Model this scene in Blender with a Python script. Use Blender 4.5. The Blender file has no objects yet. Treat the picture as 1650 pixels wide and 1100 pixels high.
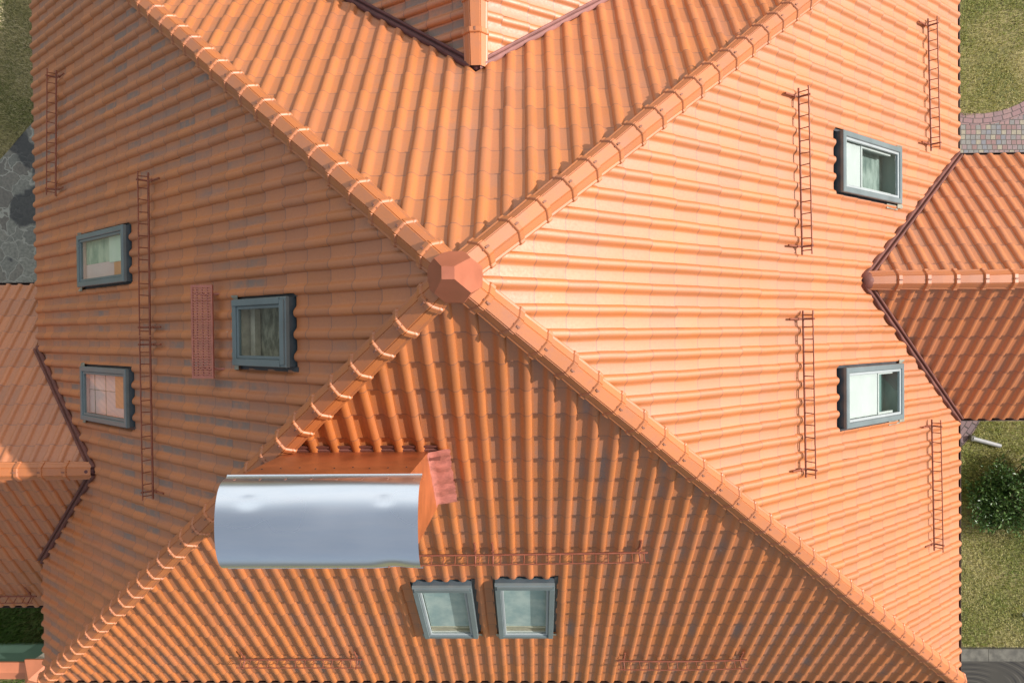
import bpy, bmesh, math, random
import numpy as np
from mathutils import Vector, Matrix
R = math.radians
scene = bpy.context.scene
C = bpy.data.collections.new('scene'); scene.collection.children.link(C)

# ------------------------------------------------------------------ camera, sky, sun, exposure
EZ = 4.0                                   # height of the main eaves above the ground
cam = bpy.data.objects.new('camera', bpy.data.cameras.new('camera')); C.objects.link(cam)
scene.camera = cam
CR = Matrix(((0.99964, -0.01068, -0.02453), (0.01030, 0.99984, -0.01485), (0.02469, 0.01459, 0.99959)))
M = CR.transposed().to_4x4(); M.translation = (0, 0, 12.2445 + EZ); cam.matrix_world = M
cam.data.sensor_width = 36; cam.data.lens = 36 * 1220 / 1650; cam.data.clip_end = 2000; cam.data.clip_start = .1

SUN_EL, SUN_AZ = R(34.5), R(80)              # azimuth clockwise from +Y
w = bpy.data.worlds.new('World'); scene.world = w; w.use_nodes = True
nt = w.node_tree
sky = nt.nodes.new('ShaderNodeTexSky'); sky.sky_type = 'NISHITA'; sky.sun_disc = False
sky.sun_elevation = SUN_EL; sky.sun_rotation = SUN_AZ; sky.air_density = 1.0; sky.dust_density = 4.0; sky.ozone_density = 1.0
bg = nt.nodes['Background']; bg.inputs[1].default_value = 0.080
def _n(t, **k):
    x = nt.nodes.new(t)
    for q, v in k.items(): setattr(x, q, v)
    return x
def _m(op, a, b=0.0):
    x = _n('ShaderNodeMath', operation=op)
    for i, v in enumerate((a, b)):
        if isinstance(v, (int, float)): x.inputs[i].default_value = v
        else: nt.links.new(v, x.inputs[i])
    return x.outputs[0]
tc = _n('ShaderNodeTexCoord'); sx = _n('ShaderNodeSeparateXYZ'); nt.links.new(tc.outputs['Generated'], sx.inputs[0])
zz = _m('MAXIMUM', _m('ADD', sx.outputs[2], .12), .03)          # fair-weather clouds on a flat layer, thickest to the north
cv = _n('ShaderNodeCombineXYZ'); nt.links.new(_m('DIVIDE', sx.outputs[0], zz), cv.inputs[0]); nt.links.new(_m('DIVIDE', sx.outputs[1], zz), cv.inputs[1])
cn = _n('ShaderNodeTexNoise'); cn.inputs['Scale'].default_value = 1.1; cn.inputs['Detail'].default_value = 2; nt.links.new(cv.outputs[0], cn.inputs['Vector'])
nb = _n('ShaderNodeMapRange'); nb.interpolation_type = 'SMOOTHSTEP'; nt.links.new(sx.outputs[1], nb.inputs[0]); nb.inputs[1].default_value = .08; nb.inputs[2].default_value = .6; nb.inputs[3].default_value = 0; nb.inputs[4].default_value = .42
cf = _n('ShaderNodeMapRange'); cf.interpolation_type = 'SMOOTHSTEP'; nt.links.new(_m('ADD', _m('MULTIPLY', cn.outputs['Fac'], .5), nb.outputs[0]), cf.inputs[0]); cf.inputs[1].default_value = .26; cf.inputs[2].default_value = .66; cf.inputs[3].default_value = .20; cf.inputs[4].default_value = .8
cm = _n('ShaderNodeMix', data_type='RGBA'); nt.links.new(cf.outputs[0], cm.inputs[0]); nt.links.new(sky.outputs[0], cm.inputs[6]); cm.inputs[7].default_value = (12.0, 12.1, 12.3, 1)
nt.links.new(cm.outputs[2], bg.inputs[0])
sun = bpy.data.objects.new('sun', bpy.data.lights.new('sun', 'SUN')); C.objects.link(sun)
sun.data.energy = 4.4; sun.data.angle = R(.53); sun.data.color = (1, .925, .91)
sd = Vector((math.sin(SUN_AZ) * math.cos(SUN_EL), math.cos(SUN_AZ) * math.cos(SUN_EL), math.sin(SUN_EL)))
sun.rotation_euler = sd.to_track_quat('Z', 'Y').to_euler(); sun.location = sd * 60
vs = scene.view_settings; vs.view_transform = 'Standard'; vs.look = 'None'; vs.gamma = 1; vs.exposure = 0.24
scene.cycles.max_bounces = 8

# ------------------------------------------------------------------ materials
def mat(name):
    m = bpy.data.materials.new(name); m.use_nodes = True
    return m, m.node_tree, m.node_tree.nodes['Principled BSDF']
class NG:                                   # terse node builder
    def __init__(s, nt): s.nt = nt
    def n(s, t, **kw):
        x = s.nt.nodes.new(t)
        for k, v in kw.items(): setattr(x, k, v)
        return x
    def set(s, inp, v):
        if hasattr(v, 'is_output') or isinstance(v, bpy.types.NodeSocket): s.nt.links.new(v, inp)
        else: inp.default_value = v
    def math(s, op, a, b=0.0, c=None, clamp=False):
        x = s.n('ShaderNodeMath', operation=op, use_clamp=clamp); s.set(x.inputs[0], a); s.set(x.inputs[1], b)
        if c is not None: s.set(x.inputs[2], c)
        return x.outputs[0]
    def mix(s, f, a, b):
        x = s.n('ShaderNodeMix', data_type='RGBA'); s.set(x.inputs[0], f); s.set(x.inputs[6], a); s.set(x.inputs[7], b); return x.outputs[2]
    def rng(s, v, a, b, c=0.0, d=1.0):
        x = s.n('ShaderNodeMapRange'); x.interpolation_type = 'SMOOTHSTEP'
        for i, q in enumerate((v, a, b, c, d)): s.set(x.inputs[i], q)
        return x.outputs[0]
    def noise(s, vec, scale, detail=3, rough=.55):
        x = s.n('ShaderNodeTexNoise'); s.set(x.inputs['Vector'], vec); x.inputs['Scale'].default_value = scale
        x.inputs['Detail'].default_value = detail; x.inputs['Roughness'].default_value = rough; return x.outputs['Fac']
    def obj(s): return s.n('ShaderNodeTexCoord').outputs['Object']
    def uv(s): return s.n('ShaderNodeTexCoord').outputs['UV']
    def mapv(s, v, sc):
        x = s.n('ShaderNodeMapping'); s.set(x.inputs[0], v); x.inputs['Scale'].default_value = sc; return x.outputs[0]
    def bump(s, h, st, dist, bsdf):
        x = s.n('ShaderNodeBump'); x.inputs['Strength'].default_value = st; x.inputs['Distance'].default_value = dist
        s.set(x.inputs['Height'], h); s.nt.links.new(x.outputs[0], bsdf.inputs['Normal'])
def rgb(*c): return (c[0], c[1], c[2], 1)

def simple(name, col, rough=.5, metal=0., var=.12, scale=6., bump=0.):
    m, t, b = mat(name); g = NG(t)
    f = g.noise(g.obj(), scale, 4)
    lo = rgb(*[x * (1 - var) for x in col]); hi = rgb(*[min(1, x * (1 + var)) for x in col])
    t.links.new(g.mix(g.rng(f, .3, .7), lo, hi), b.inputs['Base Color'])
    t.links.new(g.rng(f, .2, .8, rough * .88, min(1, rough * 1.1)), b.inputs['Roughness']); b.inputs['Metallic'].default_value = metal
    if bump: g.bump(f, bump, .01, b)
    return m

TILE = (.53, .175, .058)
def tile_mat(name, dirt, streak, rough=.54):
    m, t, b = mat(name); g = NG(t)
    uv = g.n('ShaderNodeSeparateXYZ'); t.links.new(g.uv(), uv.inputs[0])
    u = g.math('FRACT', uv.outputs[0]); v = g.math('FRACT', uv.outputs[1])
    rn = g.n('ShaderNodeAttribute', attribute_name='rnd').outputs['Fac']
    rn2 = g.math('FRACT', g.math('MULTIPLY', rn, 17.31))
    ob = g.obj()
    base = g.mix(rn, rgb(.45, .137, .020), rgb(.57, .174, .026))
    n1 = g.noise(ob, 1.3, 4)
    base = g.mix(g.rng(n1, .35, .7, 0, .35), base, rgb(.44, .155, .068))
    fine = g.noise(ob, 38, 3)
    base = g.mix(g.rng(fine, .35, .75, 0, .22), base, rgb(.40, .135, .06))
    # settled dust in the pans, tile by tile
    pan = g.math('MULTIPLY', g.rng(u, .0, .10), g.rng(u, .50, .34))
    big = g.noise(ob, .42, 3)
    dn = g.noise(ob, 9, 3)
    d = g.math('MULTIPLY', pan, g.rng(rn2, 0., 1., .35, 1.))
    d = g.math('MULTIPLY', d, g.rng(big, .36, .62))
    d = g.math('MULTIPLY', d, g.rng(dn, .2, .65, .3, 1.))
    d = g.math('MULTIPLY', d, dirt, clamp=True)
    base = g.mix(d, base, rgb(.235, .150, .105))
    # slate-blue run-off streaks along a few pans
    col = g.n('ShaderNodeTexWhiteNoise', noise_dimensions='1D'); t.links.new(g.math('FLOOR', uv.outputs[0]), col.inputs['W'])
    sv = g.n('ShaderNodeCombineXYZ'); t.links.new(g.math('FLOOR', uv.outputs[0]), sv.inputs[0]); t.links.new(g.math('MULTIPLY', uv.outputs[1], .28), sv.inputs[1])
    sn = g.noise(sv.outputs[0], 1.0, 2)
    s_ = g.math('MULTIPLY', g.rng(col.outputs['Value'], .45, .75), g.rng(sn, .50, .66))
    s_ = g.math('MULTIPLY', s_, g.math('MULTIPLY', g.rng(u, .10, .3), g.rng(u, .72, .5)))
    s_ = g.math('MULTIPLY', s_, g.rng(fine, .2, .6, .5, 1))
    s_ = g.math('MULTIPLY', s_, streak, clamp=True)
    base = g.mix(s_, base, rgb(.16, .14, .14))
    # pale lichen specks
    vo = g.n('ShaderNodeTexVoronoi'); t.links.new(ob, vo.inputs['Vector']); vo.inputs['Scale'].default_value = 2.6
    sp = g.math('MULTIPLY', g.rng(vo.outputs['Distance'], .05, .035), g.rng(g.noise(ob, 1.1, 2), .56, .6))
    base = g.mix(g.math('MULTIPLY', sp, min(.7, dirt * .5)), base, rgb(.5, .46, .4))
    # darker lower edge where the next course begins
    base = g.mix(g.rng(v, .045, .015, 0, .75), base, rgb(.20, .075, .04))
    t.links.new(base, b.inputs['Base Color'])
    r_ = g.math('ADD', g.rng(fine, .2, .8, rough - .05, rough + .07), g.math('MULTIPLY', d, .25))
    t.links.new(r_, b.inputs['Roughness'])
    b.inputs['Specular IOR Level'].default_value = 1.0; b.inputs['IOR'].default_value = 1.64
    g.bump(g.noise(ob, 60, 3), .12, .004, b)
    return m
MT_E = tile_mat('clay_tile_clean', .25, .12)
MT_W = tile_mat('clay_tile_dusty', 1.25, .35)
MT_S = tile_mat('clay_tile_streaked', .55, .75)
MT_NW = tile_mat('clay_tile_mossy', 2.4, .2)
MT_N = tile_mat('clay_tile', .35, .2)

def ridge_mat():
    m, t, b = mat('ridge_clay'); g = NG(t); ob = g.obj()
    rn = g.n('ShaderNodeObjectInfo').outputs['Random']
    at = g.n('ShaderNodeAttribute', attribute_name='rnd').outputs['Fac']
    base = g.mix(g.math('FRACT', g.math('ADD', rn, at)), rgb(.45, .140, .028), rgb(.55, .172, .036))
    base = g.mix(g.rng(g.noise(ob, 5, 4), .4, .75, 0, .4), base, rgb(.38, .145, .075))
    base = g.mix(g.rng(g.noise(ob, 40, 2), .5, .8, 0, .25), base, rgb(.33, .12, .06))
    t.links.new(base, b.inputs['Base Color']); b.inputs['Roughness'].default_value = .55; b.inputs['Specular IOR Level'].default_value = .9; b.inputs['IOR'].default_value = 1.64
    g.bump(g.noise(ob, 60, 3), .12, .004, b)
    return m
MT_R = ridge_mat()
M_PAINT = simple('painted_cap_metal', (.40, .135, .075), .42, 0, .1, 5)
M_WALLM = simple('painted_chimney_sheet', (.42, .125, .04), .45, 0, .18, 3)
M_VALLEY = simple('brown_valley_sheet', (.16, .055, .038), .65, 0, .2, 5)
M_VALLEY_SHADE = simple('shade_brown_valley_sheet', (.125, .045, .042), .65, 0, .2, 5)  # valley brown darkened: shade of the unlit side put into the colour
M_GUT = simple('brown_gutter', (.07, .035, .025), .45, 0, .2, 4)
M_DECK = simple('dark_roof_underlay', (.035, .022, .016), .9)
M_GUARD = simple('red_brown_steel', (.27, .085, .045), .5, 0, .15, 8)
M_GRATE = simple('red_steel_grating', (.46, .17, .12), .5, 0, .12, 10)
M_FRAME = simple('grey_window_cladding', (.17, .22, .225), .38, .15, .08, 3)
M_KERBM = simple('slate_blue_kerb', (.085, .115, .13), .45, .1, .1, 4)
M_SASH = simple('pale_window_sash', (.36, .41, .41), .4, 0, .06, 3)
M_FLASH = simple('slate_flashing', (.05, .056, .062), .5, .1, .2, 6)
M_LEAD = simple('weathered_lead_apron', (.26, .26, .20), .6, .1, .25, 9, .3)
M_PINKLEAD = simple('red_painted_lead', (.47, .17, .125), .5, 0, .2, 14, .5)
M_WHITE = simple('white_paint', (.74, .75, .73), .6, 0, .05, 4)
M_PLASTER = simple('cream_plaster', (.62, .55, .42), .85, 0, .08, 3, .2)
M_COPING = simple('orange_painted_coping', (.55, .19, .09), .5, 0, .1, 3)
M_GREEN = simple('green_fence_sheet', (.16, .27, .19), .4, .0, .08, 1.2)
M_BEDDING = simple('ridge_bedding', (.30, .10, .055), .8, 0, .3, 20)
M_SCREW = simple('rusty_steel', (.27, .12, .075), .6, 0, .2, 20)

def metal_mat():
    m, t, b = mat('galvanised_sheet'); g = NG(t); ob = g.obj()
    n = g.noise(g.mapv(ob, (1.2, 7, 7)), 1.6, 5)
    t.links.new(g.mix(g.rng(n, .3, .7), rgb(.80, .88, .95), rgb(.86, .92, .97)), b.inputs['Base Color'])
    b.inputs['Metallic'].default_value = 1
    t.links.new(g.rng(g.noise(ob, 2, 1), .3, .7, .27, .33), b.inputs['Roughness'])
    return m
M_METAL = metal_mat()
def glass_mat():
    m, t, b = mat('window_glass'); g = NG(t); t.nodes.remove(b)
    out = [x for x in t.nodes if x.type == 'OUTPUT_MATERIAL'][0]
    fr = g.n('ShaderNodeLayerWeight'); fr.inputs[0].default_value = .5
    tr = g.n('ShaderNodeBsdfTransparent'); tr.inputs[0].default_value = rgb(.90, .96, .93)
    gl = g.n('ShaderNodeBsdfGlossy'); gl.inputs['Roughness'].default_value = .02
    mx = g.n('ShaderNodeMixShader'); t.links.new(g.math('ADD', g.math('MULTIPLY', g.math('POWER', fr.outputs['Facing'], 5.), .9), .085, clamp=True), mx.inputs[0])
    t.links.new(tr.outputs[0], mx.inputs[1]); t.links.new(gl.outputs[0], mx.inputs[2]); t.links.new(mx.outputs[0], out.inputs[0])
    return m
M_GLASS = glass_mat()
def cloth_mat(name, a, b_, sc=5):
    m, t, b = mat(name); g = NG(t)
    f = g.noise(g.mapv(g.obj(), (1, .5, 1)), sc, 5)
    t.links.new(g.mix(g.rng(f, .35, .68), rgb(*a), rgb(*b_)), b.inputs['Base Color']); b.inputs['Roughness'].default_value = .85
    return m
M_CLOUD_PANEL = cloth_mat('painted_cloud_reflection', (.36, .48, .50), (.58, .66, .64), 4)  # mottled teal grey paints in the clouds mirrored by the glass
M_DARKROOM = cloth_mat('dim_room', (.10, .20, .19), (.16, .27, .25), 3)
M_REVEAL = cloth_mat('grey_teal_lining', (.15, .22, .215), (.22, .29, .28), 3)
M_BLIND = simple('white_blind_cloth', (.56, .58, .575), .8, 0, .05, 3)
M_DARKROOM2 = cloth_mat('dim_curtain', (.10, .15, .135), (.30, .36, .33), 7)
M_BRIGHTPINK = cloth_mat('bright_pink', (.86, .58, .54), (.90, .66, .62), 2)
M_PALEGREEN = cloth_mat('pale_green', (.74, .82, .62), (.84, .88, .72), 3)
M_BRIGHTORANGE = cloth_mat('bright_orange', (.80, .34, .16), (.84, .38, .19), 3)
M_GREYGREEN = cloth_mat('grey_green_mottle', (.36, .44, .33), (.66, .70, .52), 6)
M_MOTTLEBROWN = cloth_mat('mottled_brown', (.13, .12, .08), (.33, .30, .215), 16)  # mottled brown filling behind the small skylight's glass
M_WOOD = simple('pine_lining', (.50, .44, .34), .6, 0, .15, 10)

# ------------------------------------------------------------------ object helpers
root = bpy.data.objects.new('house', None); C.objects.link(root)
root['label'] = 'house with terracotta tiled hipped roof, tiled wings and skylights'; root['category'] = 'house'
def tag(o, label=None, cat=None, group=None, kind=None):
    for k, v in (('label', label), ('category', cat), ('group', group), ('kind', kind)):
        if v: o[k] = v
    return o
def link(name, me, mats, parent=None):
    for m in (mats if isinstance(mats, (list, tuple)) else [mats]): me.materials.append(m)
    o = bpy.data.objects.new(name, me); C.objects.link(o)
    if parent: o.parent = parent
    return o
class MB:                                   # collects polygons for ONE mesh object
    def __init__(s): s.v = []; s.f = []; s.m = []; s.sm = []
    def poly(s, pts, mi=0, sm=False):
        k = len(s.v); s.v += [tuple(p) for p in pts]; s.f.append(tuple(range(k, k + len(pts)))); s.m.append(mi); s.sm.append(sm)
    def grid(s, rows, mi=0, sm=True):       # rows of equal length
        k = len(s.v); n = len(rows[0])
        for r in rows: s.v += [tuple(p) for p in r]
        for a in range(len(rows) - 1):
            for b in range(n - 1):
                s.f.append((k + a * n + b, k + a * n + b + 1, k + (a + 1) * n + b + 1, k + (a + 1) * n + b)); s.m.append(mi); s.sm.append(sm)
    def box(s, fr, a, b, mi=0):             # fr: callable local->world, a/b: corners
        (x0, y0, z0), (x1, y1, z1) = a, b
        P = [fr(x, y, z) for z in (z0, z1) for y in (y0, y1) for x in (x0, x1)]
        k = len(s.v); s.v += [tuple(p) for p in P]
        for q in ((0, 2, 3, 1), (4, 5, 7, 6), (0, 1, 5, 4), (1, 3, 7, 5), (3, 2, 6, 7), (2, 0, 4, 6)):
            s.f.append(tuple(k + i for i in q)); s.m.append(mi); s.sm.append(False)
    def tube(s, pts, r, n=6, mi=0):
        pts = [Vector(p) for p in pts]; rows = []
        for i, p in enumerate(pts):
            d = (pts[min(i + 1, len(pts) - 1)] - pts[max(i - 1, 0)]).normalized()
            a = d.orthogonal().normalized() if i == 0 else (a0 - d * a0.dot(d)).normalized()
            a0 = a; b = d.cross(a)
            rows.append([p + (a * math.cos(t) + b * math.sin(t)) * r for t in [2 * math.pi * k / n for k in range(n + 1)]])
        s.grid(rows, mi, True); s.poly(rows[0][:n], mi); s.poly(rows[-1][:n], mi)
    def build(s, name, mats, parent=None):
        me = bpy.data.meshes.new(name); me.from_pydata(s.v, [], s.f)
        me.polygons.foreach_set('material_index', s.m); me.polygons.foreach_set('use_smooth', s.sm); me.update()
        return link(name, me, mats, parent)
def W(x, y, z): return (x, y, z + EZ)       # eaves-level coordinates to world
def ident(x, y, z): return (x, y, z)

# ------------------------------------------------------------------ house dimensions (z = 0 at the eaves)
X0, X1, Y0, Y1 = -8.0697, 6.8007, -5.6797, 7.0278
AX, AY, AH = -.5909, .433, 6.3238
PER, GA = .215, .3715
class Face:                                 # a roof plane: a along the eave (left to right seen from outside), b up the slope, c off the plane
    def __init__(s, o, u, rise, run, upxy):
        L = math.hypot(rise, run); s.O = np.array(W(*o), float); s.U = np.array(u, float)
        s.S = np.array((upxy[0] * run / L, upxy[1] * run / L, rise / L)); s.N = np.cross(s.U, s.S); s.L = L
    def __call__(s, a, b, c): return tuple(s.O + s.U * a + s.S * b + s.N * c)
FE = Face((X1, 0, 0), (0, 1, 0), AH, X1 - AX, (-1, 0))
FW = Face((X0, 0, 0), (0, -1, 0), AH, AX - X0, (1, 0))
FS = Face((0, Y0, 0), (1, 0, 0), AH, AY - Y0, (0, 1))
FN = Face((0, Y1, 0), (-1, 0, 0), AH, Y1 - AY, (0, -1))

PROF = [(-.06, .0035), (0, .002), (.05, .0005), (.20, 0), (.38, .0005), (.44, .003), (.49, .010), (.54, .0200), (.59, .0295), (.64, .0355), (.69, .0382), (.75, .039), (.81, .0378), (.86, .0337), (.90, .026), (.935, .0165), (.96, .007)]
PU = np.array([q[0] for q in PROF]); PH = np.array([q[1] for q in PROF])
def hprof(u): return float(np.interp(u % 1.0, PU, PH))

def tiled(name, F, a_rng, rows, cuts, holes, ph, seed, m, label=None, vph=0.0, attrs=None):
    """individual overlapping pantiles on plane F; cuts: (point, outward normal) world planes; holes: lists of such planes"""
    rs = np.random.RandomState(seed); lift = .018
    i0, i1 = int(math.floor(a_rng[0] / PER)) - 1, int(math.ceil(a_rng[1] / PER)) + 1
    V = []; FA = []; RN = []; UVs = []; nv = 0; n = len(PU); SM = []
    for j in range(rows[0], rows[1]):
        for i in range(i0, i1):
            r = rs.rand(6)
            ctr = np.array(F((i + .5 + ph) * PER, (j + .5 + vph) * GA, 0))
            if any(np.dot(ctr - p, nn) > .45 for p, nn in cuts): continue
            if any(all(np.dot(ctr - p, nn) < -.5 for p, nn in H) for H in holes): continue
            da = (r[0] - .5) * .006; db = (r[1] - .5) * .008; dl = (r[2] - .5) * .006; sk = (r[3] - .5) * .004
            a = (i + PU + ph) * PER + da
            bt = (j + vph) * GA + db; bh = (j + 1 + vph) * GA + .045
            rows_ = []
            for k, (b, l) in enumerate(((bt, lift + dl), (bt + .25 * (bh - bt), lift * .75 + dl * .75), (.5 * (bt + bh), lift * .5 + dl * .5), (bh, -.002))):
                cc = PH + l
                P = F.O[None] + F.U[None] * (a + sk * (k - 1))[:, None] + F.S[None] * b + F.N[None] * cc[:, None]
                rows_.append(P)
            tl = rows_[0] - F.N[None] * .016
            sd_ = np.array([rows_[q][-1] - F.N * .010 for q in range(4)])
            blk = np.concatenate(rows_ + [rows_[0], tl, np.array([rows_[q][-1] for q in range(4)]), sd_]); V.append(blk)
            uu = np.clip(PU, 0, .985) + i
            vv = [0.005, .25, .5, .999]
            def q4(x, y): return (nv + x * n + y, nv + x * n + y + 1, nv + (x + 1) * n + y + 1, nv + (x + 1) * n + y)
            for x in range(3):
                for y in range(n - 1):
                    FA.append(q4(x, y)); SM.append(True); RN.append(r[4])
                    UVs += [(uu[y], j + vv[x]), (uu[y + 1], j + vv[x]), (uu[y + 1], j + vv[x + 1]), (uu[y], j + vv[x + 1])]
            for y in range(n - 1):
                p0 = nv + 4 * n; FA.append((p0 + n + y, p0 + n + y + 1, p0 + y + 1, p0 + y)); SM.append(False); RN.append(r[4])
                UVs += [(uu[y], j + .001)] * 4
            p0 = nv + 6 * n
            for y in range(3):
                FA.append((p0 + y, p0 + 4 + y, p0 + 5 + y, p0 + y + 1)); SM.append(False); RN.append(r[4]); UVs += [(i + .95, j + .5)] * 4
            nv += len(blk)
    V = np.concatenate(V)
    me = bpy.data.meshes.new(name); me.from_pydata(V.tolist(), [], FA)
    me.polygons.foreach_set('use_smooth', SM)
    at = me.attributes.new('rnd', 'FLOAT', 'FACE'); at.data.foreach_set('value', np.array(RN, np.float32))
    ul = me.uv_layers.new(name='UVMap'); ul.data.foreach_set('uv', np.array(UVs, np.float32).ravel())
    carve(me, cuts, holes)
    o = link(name, me, m, root)
    if label: o['label'] = label
    return o
def carve(me, cuts, holes, whole_mesh=False):
    bm = bmesh.new(); bm.from_mesh(me)
    for p, nn in cuts:
        bmesh.ops.bisect_plane(bm, geom=bm.verts[:] + bm.edges[:] + bm.faces[:], dist=1e-6, plane_co=Vector(p), plane_no=Vector(nn), clear_outer=True)
    for H in holes:
        def inside(c, mg): return all(np.dot(np.array(c) - p, nn) < mg for p, nn in H)
        for p, nn in H:
            fs = [f for f in bm.faces if whole_mesh or inside(f.calc_center_median(), .6)]
            es = {e for f in fs for e in f.edges}; vs_ = {v for f in fs for v in f.verts}
            bmesh.ops.bisect_plane(bm, geom=list(vs_) + list(es) + fs, dist=1e-6, plane_co=Vector(p), plane_no=Vector(nn))
        bmesh.ops.delete(bm, geom=[f for f in bm.faces if inside(f.calc_center_median(), 1e-5)], context='FACES')
    bm.to_mesh(me); bm.free()
def rect_hole(F, a0, a1, b0, b1):
    return [(np.array(F(a0, 0, 0)), -F.U), (np.array(F(a1, 0, 0)), F.U), (np.array(F(0, b0, 0)), -F.S), (np.array(F(0, b1, 0)), F.S)]
def vplane(p, q, inside, off=0.0):          # vertical plane through p, q (plan points); the normal points away from `inside`
    p = np.array(p[:2], float); q = np.array(q[:2], float); d = q - p; nn = np.array((d[1], -d[0])) / np.linalg.norm(d)
    if np.dot(np.array(inside[:2]) - p, nn) > 0: nn = -nn
    p = p + nn * off
    return (np.array((p[0], p[1], 0.)), np.array((nn[0], nn[1], 0.)))
def deck(F, a0, a1, b0, b1, cuts, holes, c=-.035):
    mb = MB(); mb.poly([F(a0, b0, c), F(a1, b0, c), F(a1, b1, c), F(a0, b1, c)])
    me = bpy.data.meshes.new('roof_deck'); me.from_pydata(mb.v, [], mb.f); carve(me, cuts, holes, True)
    return link('roof_deck', me, M_DECK, root)

A_ = (AX, AY); NW, NE, SE, SW = (X0, Y1), (X1, Y1), (X1, Y0), (X0, Y0)
hip = lambda corner, ins: vplane(A_, corner, ins)
cutE = [hip(NE, (5, 0)), hip(SE, (5, 0))]; cutW = [hip(NW, (-6, 0)), hip(SW, (-6, 0))]
cutS = [hip(SE, (0, -4)), hip(SW, (0, -4))]; cutN = [hip(NE, (0, 5)), hip(NW, (0, 5))]

# skylights: face, a0, a1, b0, b1 (outer frame), kind
SKY = [(FE, 1.705, 2.485, 2.19, 3.83, 'E1'), (FE, -1.30, -.52, 2.15, 3.775, 'E2'),
       (FW, -1.435, -.69, 2.08, 3.73, 'W1'), (FW, .45, 1.222, 2.115, 3.735, 'W2'), (FW, -.355, .338, 6.525, 7.56, 'W3'),
       (FS, -1.555, -.79, 1.965, 3.565, 'S1'), (FS, -.492, .275, 1.965, 3.63, 'S2')]
def sky_holes(F): return [rect_hole(F, a0 - .03, a1 + .03, b0 - .02, b1 + (.062 if k[0] == 'E' else .035)) for (f, a0, a1, b0, b1, k) in SKY if f is F]
def sky_deck(F): return [rect_hole(F, a0 + .05, a1 - .05, b0 + .05, b1 - .05) for (f, a0, a1, b0, b1, k) in SKY if f is F]

# wings: ridge line and planes
EW_Y, EW_Z, EW_HALF, EW_X = .61, 2.03, 2.08, 9.4
FEN = Face((0, EW_Y + EW_HALF, 0), (-1, 0, 0), EW_Z, EW_HALF, (0, -1)); FES = Face((0, EW_Y - EW_HALF, 0), (1, 0, 0), EW_Z, EW_HALF, (0, 1))
WW_Y, WW_Z, WW_E, WW_HALF, WW_X = -1.955, 1.50, -.97, 2.84, -10.6
FWN = Face((0, WW_Y + WW_HALF, WW_E), (-1, 0, 0), WW_Z - WW_E, WW_HALF, (0, -1)); FWS = Face((0, WW_Y - WW_HALF, WW_E), (1, 0, 0), WW_Z - WW_E, WW_HALF, (0, 1))
NW_X, NW_Z, NW_HALF, NW_Y = -.56, 4.02, 5.29, 8.6
FNW = Face((NW_X - NW_HALF, 0, 0), (0, -1, 0), NW_Z, NW_HALF, (1, 0)); FNE = Face((NW_X + NW_HALF, 0, 0), (0, 1, 0), NW_Z, NW_HALF, (-1, 0))
def mainx(F, z):                            # distance along plan where a main slope reaches height z
    if F is FE: return X1 - z / AH * (X1 - AX)
    if F is FW: return X0 + z / AH * (AX - X0)
    if F is FN: return Y1 - z / AH * (Y1 - AY)
eT = (mainx(FE, EW_Z), EW_Y); eN = (X1, EW_Y + EW_HALF); eS = (X1, EW_Y - EW_HALF)
wT = (mainx(FW, WW_Z), WW_Y); k_ = WW_Z / (WW_Z - WW_E) * WW_HALF; wN = (X0, WW_Y + k_); wS = (X0, WW_Y - k_)
nT = (NW_X, mainx(FN, NW_Z)); nW = (NW_X - NW_HALF, Y1); nE = (NW_X + NW_HALF, Y1)
VG = .045                                   # the tiles stop short of the valley line
def tri_hole(T, P, Q):
    mid = ((P[0] + Q[0]) / 2, (P[1] + Q[1]) / 2)
    return [vplane(T, P, mid, VG), vplane(T, Q, mid, VG)]
E_IN, W_IN, N_IN = (X1 + 2, EW_Y), (X0 - 2, WW_Y), (NW_X, Y1 + 2)

tiled('roof_slope', FE, (Y0, Y1), (0, 28), cutE, sky_holes(FE) + [tri_hole(eT, eN, eS)], .10, 1, MT_E, 'sunlit roof slope with two skylights and four snow guards')
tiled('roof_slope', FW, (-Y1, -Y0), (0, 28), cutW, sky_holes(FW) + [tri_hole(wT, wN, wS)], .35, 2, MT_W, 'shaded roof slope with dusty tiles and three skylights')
chim_hole = [rect_hole(FS, -2.46, -1.04, 5.62, 6.24)]
tiled('roof_slope', FS, (X0, X1), (0, 26), cutS, sky_holes(FS) + chim_hole, .06, 3, MT_S, 'roof slope with the chimney and a pair of skylights')
tiled('roof_slope', FN, (-X1, -X0), (0, 26), cutN, [tri_hole(nT, nW, nE)], .20, 4, MT_N)
for F, a0, a1, cu, ho in ((FE, Y0, Y1, cutE, sky_deck(FE)), (FW, -Y1, -Y0, cutW, sky_deck(FW)), (FS, X0, X1, cutS, sky_deck(FS)), (FN, -X1, -X0, cutN, [])):
    deck(F, a0, a1, 0.02, F.L, cu, ho)
# wing slopes, cut at the valleys and at the ridge
def wing(F, a_rng, m, seed, cuts, ph=0., label=None, holes=[]):
    cuts = cuts + [(np.array(F(0, F.L, 0)), F.S)]
    rows = (0, int(F.L / GA) + 2)
    tiled('wing_roof_slope', F, a_rng, rows, cuts, holes, ph, seed, m, label); deck(F, a_rng[0], a_rng[1], .02, F.L, cuts, holes)
def xcut(x, sgn): return (np.array((x, 0., 0.)), np.array((sgn, 0., 0.)))
wing(FEN, (-EW_X, -eT[0] + .3), MT_N, 11, [vplane(eT, eN, E_IN, -VG), xcut(EW_X, 1.)], .3)
wing(FES, (eT[0] - .3, EW_X), MT_N, 12, [vplane(eT, eS, E_IN, -VG), xcut(EW_X, 1.)], .1)
def whole(P):
    p, n_ = vplane(wT, P, W_IN, -VG); return [(p, -n_), (np.array((X0 + .03, 0., 0.)), np.array((-1., 0., 0.)))]
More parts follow.
